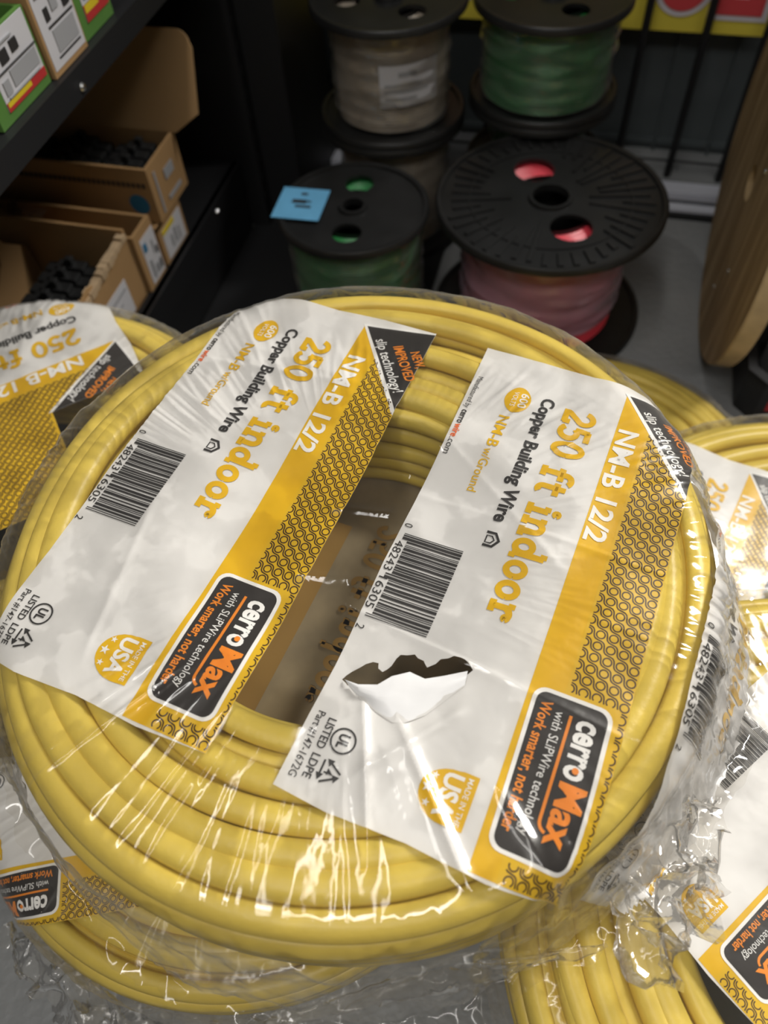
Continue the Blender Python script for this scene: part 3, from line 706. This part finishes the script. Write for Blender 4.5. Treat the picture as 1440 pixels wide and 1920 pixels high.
# ------------------------------------------------------------------ shop structure
mb = MB(); mb.box(-2.5, 2.5, -1.2, 1.9, -0.05, 0.0); mb.xf(Matrix.Rotation(TH, 4, 'Z')); tag(mb.build('floor', 'floor'), kind='structure')
mb = MB(); mb.box(-1.6, 1.6, 1.27, 1.32, 0.0, 1.4)
for x in (-0.28, -0.02, 0.105, 0.19, 0.42): mb.box(x, x+0.004, 1.262, 1.27, 0.0, 1.4)
mb.box(-1.6, 1.6, 1.262, 1.27, 0.012, 0.020)
mb.xf(Matrix.Rotation(TH, 4, 'Z')); tag(mb.build('wall_back', 'panel'), kind='structure')
mb = MB(); mb.box(0.09, 0.60, 1.085, 1.17, 0.0, 0.008, 0); mb.box(0.09, 0.60, 1.122, 1.150, 0.008, 0.020, 1); mb.box(0.09, 0.60, 1.092, 1.108, 0.008, 0.012, 1)
mb.box(-0.46, -0.37, 1.085, 1.17, 0.0, 0.008, 0); mb.box(-0.46, -0.37, 1.120, 1.150, 0.008, 0.020, 1)
mb.xf(Matrix.Rotation(TH, 4, 'Z')); tag(mb.build('trim_1', ['steel', 'chrome']), kind='structure')

mb = MB(); mb.prism([(-0.480, 0.40), (-0.178, 0.40), (-0.178, 1.08), (-0.480, 1.08)], 0.0, 0.0055); mb.xf(Matrix.Rotation(TH, 4, 'Z')); tag(mb.build('display_deck', 'steel'), 'thin black deck on the floor under the cream and green spools', 'deck')
# yellow sign behind the rack bars
sg = empty('shop_sign', W(0, 1.222, 0.0), TH); tag(sg, 'yellow hanging sign with red white-edged letters behind the bars', 'sign')
mb = MB(); mb.box(-0.465, 0.213, 0.0, 0.006, 0.200, 0.42); mb.build('board', 'signyellow', sg)
def sign_poly(pts, holes, y, mi, mb): 
    b = MB(); b.plate(pts, holes, 0, 0.0015); b.xf(Matrix.Translation((0, y, 0)) @ Matrix.Rotation(PI/2, 4, 'X')); mb.add(b.v, b.f, mi)
def u_shape(cx, zb, w, hgt, hole, grow):
    o = [(cx+(w/2+grow)*math.cos(a), zb+w/2+(w/2+grow)*math.sin(a)) for a in [PI+PI*i/20 for i in range(21)]]+[(cx+w/2+grow, zb+hgt+grow), (cx-w/2-grow, zb+hgt+grow)]
    return o
mb = MB()
def letter_o(cx, w, grow):
    out = u_shape(cx, 0.2275, w, 0.12, 0, grow); hw = 0.012-grow*0.8; hz0 = 0.2275+0.026+grow*0.5
    hole = [(cx+hw*math.cos(a), hz0+hw+hw*math.sin(a)) for a in [PI+PI*i/10 for i in range(11)]]+[(cx+hw, 0.33), (cx-hw, 0.33)]
    return out, [hole]
for cx, w in ((0.093, 0.064), (-0.03, 0.064), (-0.125, 0.064), (-0.22, 0.064)):
    for gr, yy, mi in ((0.0075, -0.0005, 0), (0.0, -0.0022, 1)):
        o, hl = letter_o(cx, w, gr); sign_poly(o, hl, yy, mi, mb)
def ell(x0, x1, gr): return [(x0-gr, 0.226-gr), (x1+gr, 0.226-gr), (x1+gr, 0.262+gr), (x1-0.022-gr, 0.262+gr), (x1-0.022-gr, 0.246+gr), (x0+0.022+gr, 0.246+gr), (x0+0.022+gr, 0.34+gr), (x0-gr, 0.34+gr)]
for gr, yy, mi in ((0.0075, -0.0005, 0), (0.0, -0.0022, 1)): sign_poly(ell(0.137, 0.200, gr), [], yy, mi, mb)
mb.build('lettering', ['signwhite', 'signred'], sg)

# wire grid rack in front of the sign
gr = empty('wire_grid_rack', W(0, 1.195, 0.0), TH); tag(gr, 'black wire grid rack standing along the rear wall', 'rack')
for x in (-0.452, -0.40, -0.160, 0.0515, 0.1325, 0.2105, 0.29):
    mb = MB(); mb.tube([(x, 0, 0), (x, 0, 0.55)], 0.0055 if x not in (-0.40,) else 0.008, 8); mb.build('bar', 'steel', gr, True)
mb = MB(); mb.tube([(-0.46, 0.006, 0.022), (0.32, 0.006, 0.022)], 0.002, 6); mb.build('cross_wire', 'steel', gr, True)

# ------------------------------------------------------------------ shelving unit at the left
sh = empty('shelving_unit', W(-0.49, 0.35, 0.0), TH); tag(sh, 'black steel shelving unit with two loaded shelves', 'shelving unit')
def P(mb, name, mat, par=sh): mb.build(name, mat, par)
mb = MB(); mb.box(-0.50, 0.006, -0.25, 0.60, 0.086, 0.1125); mb.box(0.000, 0.010, -0.25, 0.60, 0.070, 0.1125); P(mb, 'lower_shelf', 'steel')
mb = MB(); mb.box(-0.50, 0.020, -0.25, 0.60, 0.386, 0.400); mb.box(0.020, 0.030, -0.25, 0.60, 0.376, 0.4010); us = mb.build('upper_shelf', 'steel', sh)
mb = MB(); mb.box(-0.50, 0.008, -0.25, 0.60, 0.0, 0.086); P(mb, 'plinth', 'steel')
mb = MB(); mb.box(-0.52, -0.50, -0.25, 0.60, 0.0, 0.9); P(mb, 'back_panel', 'steel')
mb = MB(); mb.box(-0.50, 0.035, 0.605, 0.625, 0.006, 0.9); mb.box(-0.03, 0.088, 0.625, 0.80, 0.006, 0.9); P(mb, 'upright', 'steel')
mb = MB()
for z in [0.05+0.03*i for i in range(12)]: mb.box(0.0355, 0.0365, 0.609, 0.613, z, z+0.012)
P(mb, 'slot_strip', 'black')
for y, z, x, par in ((0.279, 0.384, 0.0305, sh), (0.50, 0.1, 0.0105, sh)):
    mb = MB(); mb.lathe([(0.0, 0.003), (0.003, 0.0022), (0.0042, 0.0)], 12); mb.xf(Matrix.Translation((x, y, z)) @ Matrix.Rotation(PI/2, 4, 'Y')); P(mb, 'screw', 'glint', par)

def carton(loc, label, sx, sy, sz, mat='card', open_top=True, group=None, flaps=()):
    """box whose end faces +x (aisle) ; origin at the near aisle-side bottom corner, body runs to -x and +y"""
    o = empty('carton', loc, TH); tag(o, label, 'box', group); t = 0.004
    mb = MB(); mb.box(-sx, 0, 0, sy, 0, t); mb.box(-sx, 0, 0, t, t, sz); mb.box(-sx, 0, sy-t, sy, t, sz); mb.box(-t, 0, t, sy-t, t, sz); mb.box(-sx, -sx+t, t, sy-t, t, sz)
    if not open_top: mb.box(-sx, 0, 0, sy, sz-t, sz)
    mb.build('body', mat, o)
    return o
def end_label(o, name, y0, y1, z0, z1, marks=(), mats=('paper', 'greyprint', 'redprint', 'yellowprint', 'greenprint', 'blueprint', 'ink'), x=0.0):
    mb = MB(); mb.box(x, x+0.0006, y0, y1, z0, z1, 0)
    for i, (a, b, c, d, mi) in enumerate(marks): mb.box(x+0.0005, x+0.0012+0.00012*i, y0+(y1-y0)*a, y0+(y1-y0)*b, z0+(z1-z0)*c, z0+(z1-z0)*d, mi)
    return mb.build(name, list(mats), o)
def side_mark(o, name, pts, mat, y=-0.0006):
    mb = MB()
    for x0, x1, z0, z1 in pts: mb.box(x0, x1, y, 0.0, z0, z1)
    return mb.build(name, mat, o)
BASE = 0.113
# box in the middle row with a teal logo on its end label
b1 = carton(W(-0.492, 0.662, BASE), 'open cardboard box with a teal logo on its white end label', 0.34, 0.046, 0.078)
end_label(b1, 'end_label', 0.010, 0.044, 0.004, 0.066, [(0.08, 0.3, 0.70, 0.88, 5), (0.45, 0.55, 0.1, 0.3, 1), (0.62, 0.72, 0.5, 0.8, 1), (0.8, 0.9, 0.1, 0.3, 6), (0.8, 0.9, 0.45, 0.6, 6), (0.6, 0.7, 0.12, 0.3, 1), (0.2, 0.32, 0.1, 0.5, 1)])
mb = MB(); V = []; F = []
for i in range(26):
    for j in range(9):
        x = -0.32+i*0.0075; y = 0.006+j*0.0042
        V.append((x, y, 0.074+0.014*noise.noise((x*40, y*60, 3))*(1 if x < -0.15 else 0)+0.010*max(0, -x-0.14)/0.2))
for i in range(25):
    for j in range(8): k = i*9+j; F.append((k, k+9, k+10, k+1))
mb.add(V, F); mb.xf(Matrix.Translation(W(-0.492, 0.662, BASE)) @ Matrix.Rotation(TH, 4, 'Z')); tag(mb.build('plastic_bag', 'tuft', None, True), 'crinkled clear plastic bag poking out of the teal logo box', 'plastic bag')
# box behind, closed, yellow-edged label
b2 = carton(W(-0.492, 0.714, BASE), 'closed cardboard box with a yellow-edged end label, under the flap-open box', 0.34, 0.068, 0.050, open_top=False)
end_label(b2, 'end_label', 0.008, 0.062, 0.003, 0.044, [(0.0, 0.62, 0.84, 1.0, 3), (0.3, 0.4, 0.2, 0.6, 1), (0.5, 0.6, 0.2, 0.7, 1), (0.7, 0.75, 0.15, 0.6, 1)])
# box on top with its tall flap up
bA = carton(W(-0.492, 0.731, BASE+0.0505), 'cardboard box with its tall rear flap standing up, full of black parts', 0.36, 0.085, 0.070)
fl = MB(); r = 0.018
prof = [(-0.36, 0), (0.006, 0), (0.036, 0.022), (0.034, 0.090)]+[(0.032-r+r*math.cos(a), 0.090+r*math.sin(a)) for a in [PI/2*i/6 for i in range(1, 7)]]+[(-0.36, 0.108)]
fl.plate(prof, [], 0, 0.003); fl.xf(Matrix.Translation((0.0, 0.083, 0.0695)) @ Matrix.Rotation(math.radians(66), 4, 'X')); fl.build('flap', 'card_in', bA)
side_mark(bA, 'printed_line', [(-0.33+0.0065*i, -0.33+0.0065*i+0.0045, 0.046, 0.052) for i in range(50)], 'ink')
mb = MB(); mb.lathe([(0.0, 0), (0.013, 0)], 24); mb.lathe([(0.006, -0.0004), (0.010, -0.0004)], 24, mi=1); mb.xf(Matrix.Translation((-0.022, -0.0008, 0.024)) @ Matrix.Rotation(PI/2, 4, 'X')); mb.build('round_mark', ['blueprint', 'card'], bA)
end_label(bA, 'printed_end', 0.012, 0.016, 0.006, 0.06, [(0.0, 1.0, 0.0, 1.0, 1), (6, 12, 0.55, 0.8, 1), (5, 14, 0.1, 0.2, 1)], mats=('card', 'greyprint'))
# torn box in front
b3 = empty('carton', W(-0.496, 0.515, BASE), TH); tag(b3, 'torn open cardboard box in front, its ragged edges around black parts', 'box')
t = 0.004; mb = MB(); mb.box(-0.30, 0, 0, 0.143, 0, t); mb.box(-0.30, 0, 0.139, 0.143, t, 0.094); mb.box(-0.30, -0.296, 0, 0.143, t, 0.08); mb.box(-0.30, 0, 0, t, t, 0.05)
mb.build('body', 'card', b3)
rg = random.Random(4)
pts = [(0.0, 0.0), (0.143, 0.0), (0.143, 0.090)]
for i in range(10):
    y = 0.138-0.136*i/9; pts.append((y, 0.090-0.0015*i+rg.uniform(-0.006, 0.006)))
mb = MB(); mb.plate(pts, [], 0, 0.004); mb.xf(Matrix(((0, 0, 1, -0.004), (1, 0, 0, 0), (0, 1, 0, 0.0), (0, 0, 0, 1)))); pe = mb.build('torn_end', 'card', b3)
mb = MB()
for i in range(14):
    y = 0.006+0.0095*i; z = 0.088-0.0015*(9-i*9/14); mb.box(-0.006-rg.random()*0.003, 0.0015+rg.random()*0.002, y, y+0.0105, z-0.004, z+0.003+rg.uniform(-0.002, 0.002))
mb.build('ragged_edge', 'torn', pe)
mb = MB(); mb.plate([(0, 0), (0.134, 0.0), (0.130, 0.06), (0.10, 0.085), (0.092, 0.1), (0.08, 0.07), (0.03, 0.03)], [], 0, 0.004); mb.xf(Matrix(((0, 0, 1, -0.14), (1, 0, 0, 0.004), (0, 1, 0, 0.0), (0, 0, 0, 1)))); mb.build('divider', 'card', b3)
end_label(b3, 'end_label', 0.060, 0.110, 0.005, 0.050, [(0.1, 0.9, 0.75, 0.82, 1), (0.1, 0.6, 0.5, 0.56, 1)])

# black breakers inside the boxes
def breaker(name_loc, rz, label, group, w=0.017):
    o = empty('circuit_breaker', name_loc, rz); tag(o, label, 'circuit breaker', group)
    mb = MB(); mb.box(-0.035, 0.035, 0, w, 0, 0.046, bev=0.002); mb.box(-0.018, 0.018, 0.001, w-0.001, 0.046, 0.052, bev=0.001); mb.build('housing', 'black', o)
    mb = MB(); mb.box(-0.005, 0.004, w*0.25, w*0.75, 0.051, 0.061, bev=0.001); mb.build('switch', 'black', o)
    return o
proto = None
def place_breaker(p, label, group, white=False, rz=TH):
    global proto
    if proto is None: o = proto = breaker(p, rz, label, group)
    else:
        o = proto.copy(); C.objects.link(o); o.location = p; o['label'] = label; o['group'] = group; o.rotation_euler = (0, 0, rz)
        for ch in list(proto.children):
            c = ch.copy(); C.objects.link(c); c.parent = o
    return o
for i in range(4):
    for j in range(4):
        p = W(-0.492-0.042-0.078*i, 0.731+0.006+0.0185*j, BASE+0.0505+0.005)
        place_breaker(p, 'black circuit breaker packed in the box with the tall flap', 'breakers in the flap-open box')
for i, lab in ((0, 'white'), (1, 'white')):
    pass
for i in range(3):
    for j in range(6):
        if i == 1: xx = -0.180
        else: xx = -0.060 if i == 0 else -0.250
        p = W(-0.496+xx-0.008, 0.515+0.010+0.0195*j, BASE+0.005)
        place_breaker(p, 'black circuit breaker in the torn front box', 'breakers in the torn box')
for i, (x, y) in enumerate(((-0.045, 0.070), (-0.075, 0.069))):
    pass

# upper shelf cartons with white labels
UZ = 0.4015
def shelf_carton(b0, w, h, mat, label, setback, lab, marks, tilt=0):
    o = carton(W(-0.470-setback, b0, UZ), label, 0.34, w, h, mat, True)
    end_label(o, 'end_label', *lab, marks)
    return o
bars = [(0.35+0.045*i, 0.35+0.045*i+0.028, 0.22, 0.50, 1) for i in range(12)]
shelf_carton(0.520, 0.083, 0.062, 'greenbox', 'green carton with a red and yellow strip, nearest on the upper shelf', 0.0, (0.016, 0.080, 0.008, 0.061),
             [(0.0, 1.0, 0.0, 0.13, 2), (0.02, 0.62, 0.06, 0.13, 3), (0.3, 0.95, 0.22, 0.46, 1), (0.08, 0.22, 0.2, 0.4, 1), (0.22, 0.4, 0.58, 0.76, 6), (0.5, 0.66, 0.62, 0.78, 6), (0.1, 0.6, 0.83, 0.86, 1), (0.1, 0.9, 0.15, 0.17, 1), (0.0, 1.0, 0.505, 0.515, 6)])
shelf_carton(0.606, 0.062, 0.105, 'card', 'tall cardboard box with a white barcode label on the upper shelf', -0.004, (0.003, 0.060, 0.005, 0.104),
             [(0.2, 0.9, 0.06, 0.075, 6), (0.25, 0.9, 0.10, 0.28, 1), (0.2, 0.95, 0.305, 0.32, 6), (0.2, 0.32, 0.36, 0.46, 6), (0.42, 0.6, 0.40, 0.54, 1), (0.74, 0.92, 0.36, 0.44, 6), (0.1, 0.8, 0.56, 0.58, 1), (0.05, 0.55, 0.62, 0.74, 4), (0.05, 0.6, 0.76, 0.86, 4), (0.05, 0.7, 0.9, 1.0, 5)])
shelf_carton(0.671, 0.062, 0.10, 'greenbox', 'green carton with a white label, farthest along the upper shelf', 0.0, (0.014, 0.058, 0.012, 0.098),
             [(0.0, 1.0, 0.0, 0.16, 2), (0.03, 0.6, 0.08, 0.16, 3), (0.3, 0.9, 0.26, 0.6, 1), (0.1, 0.9, 0.20, 0.22, 5)])

# ------------------------------------------------------------------ light
def area(loc, rot, sx, sy, power, col):
    l = bpy.data.lights.new('ceiling_strip', 'AREA'); l.shape = 'RECTANGLE'; l.size = sx; l.size_y = sy; l.energy = power; l.color = col
    o = bpy.data.objects.new('ceiling_strip', l); C.objects.link(o); o.location = loc; o.rotation_euler = rot
    return o
warm = (1.0, 0.975, 0.93)
key = area((1.9, 1.3, 2.3), (0, 0, 0), 0.40, 1.2, 120, warm)
key.rotation_euler = (Vector((0.1, 0.4, 0.2))-key.location).to_track_quat('-Z', 'Y').to_euler()
area((-0.55, -0.45, 2.5), (math.radians(-10), math.radians(-10), math.radians(-18)), 0.16, 2.4, 15, warm)
area((0.25, -1.0, 2.2), (math.radians(-25), 0, math.radians(60)), 0.16, 2.0, 18, warm)
w = bpy.data.worlds.new('shop_air'); bpy.context.scene.world = w; w.use_nodes = True
bg = w.node_tree.nodes['Background']; bg.inputs[0].default_value = (1.0, 0.96, 0.92, 1); bg.inputs[1].default_value = 0.06

# ------------------------------------------------------------------ camera
cd = bpy.data.cameras.new('camera'); cam = bpy.data.objects.new('camera', cd); C.objects.link(cam)
p, r = math.radians(56), math.radians(-5)
fwd = Vector((0, math.cos(p), -math.sin(p))); rt = Vector((1, 0, 0)); up = rt.cross(fwd)
Rr = rt*math.cos(r)+up*math.sin(r); Ur = up*math.cos(r)-rt*math.sin(r)
m = Matrix((Rr, Ur, -fwd)).transposed().to_4x4(); m.translation = (0, 0, 0.74); cam.matrix_world = m
cd.sensor_fit = 'VERTICAL'; cd.sensor_height = 36; cd.sensor_width = 27; cd.lens = 36*1442/1920
cd.clip_start = 0.02; cd.dof.use_dof = True; cd.dof.focus_distance = 0.46; cd.dof.aperture_fstop = 5.4
sc = bpy.context.scene; sc.camera = cam
sc.view_settings.view_transform = 'Standard'; sc.view_settings.look = 'None'; sc.view_settings.exposure = 0.14
sc.cycles.max_bounces = 10; sc.cycles.transparent_max_bounces = 24; sc.cycles.use_denoising = True
sc.cycles.sample_clamp_indirect = 4.0
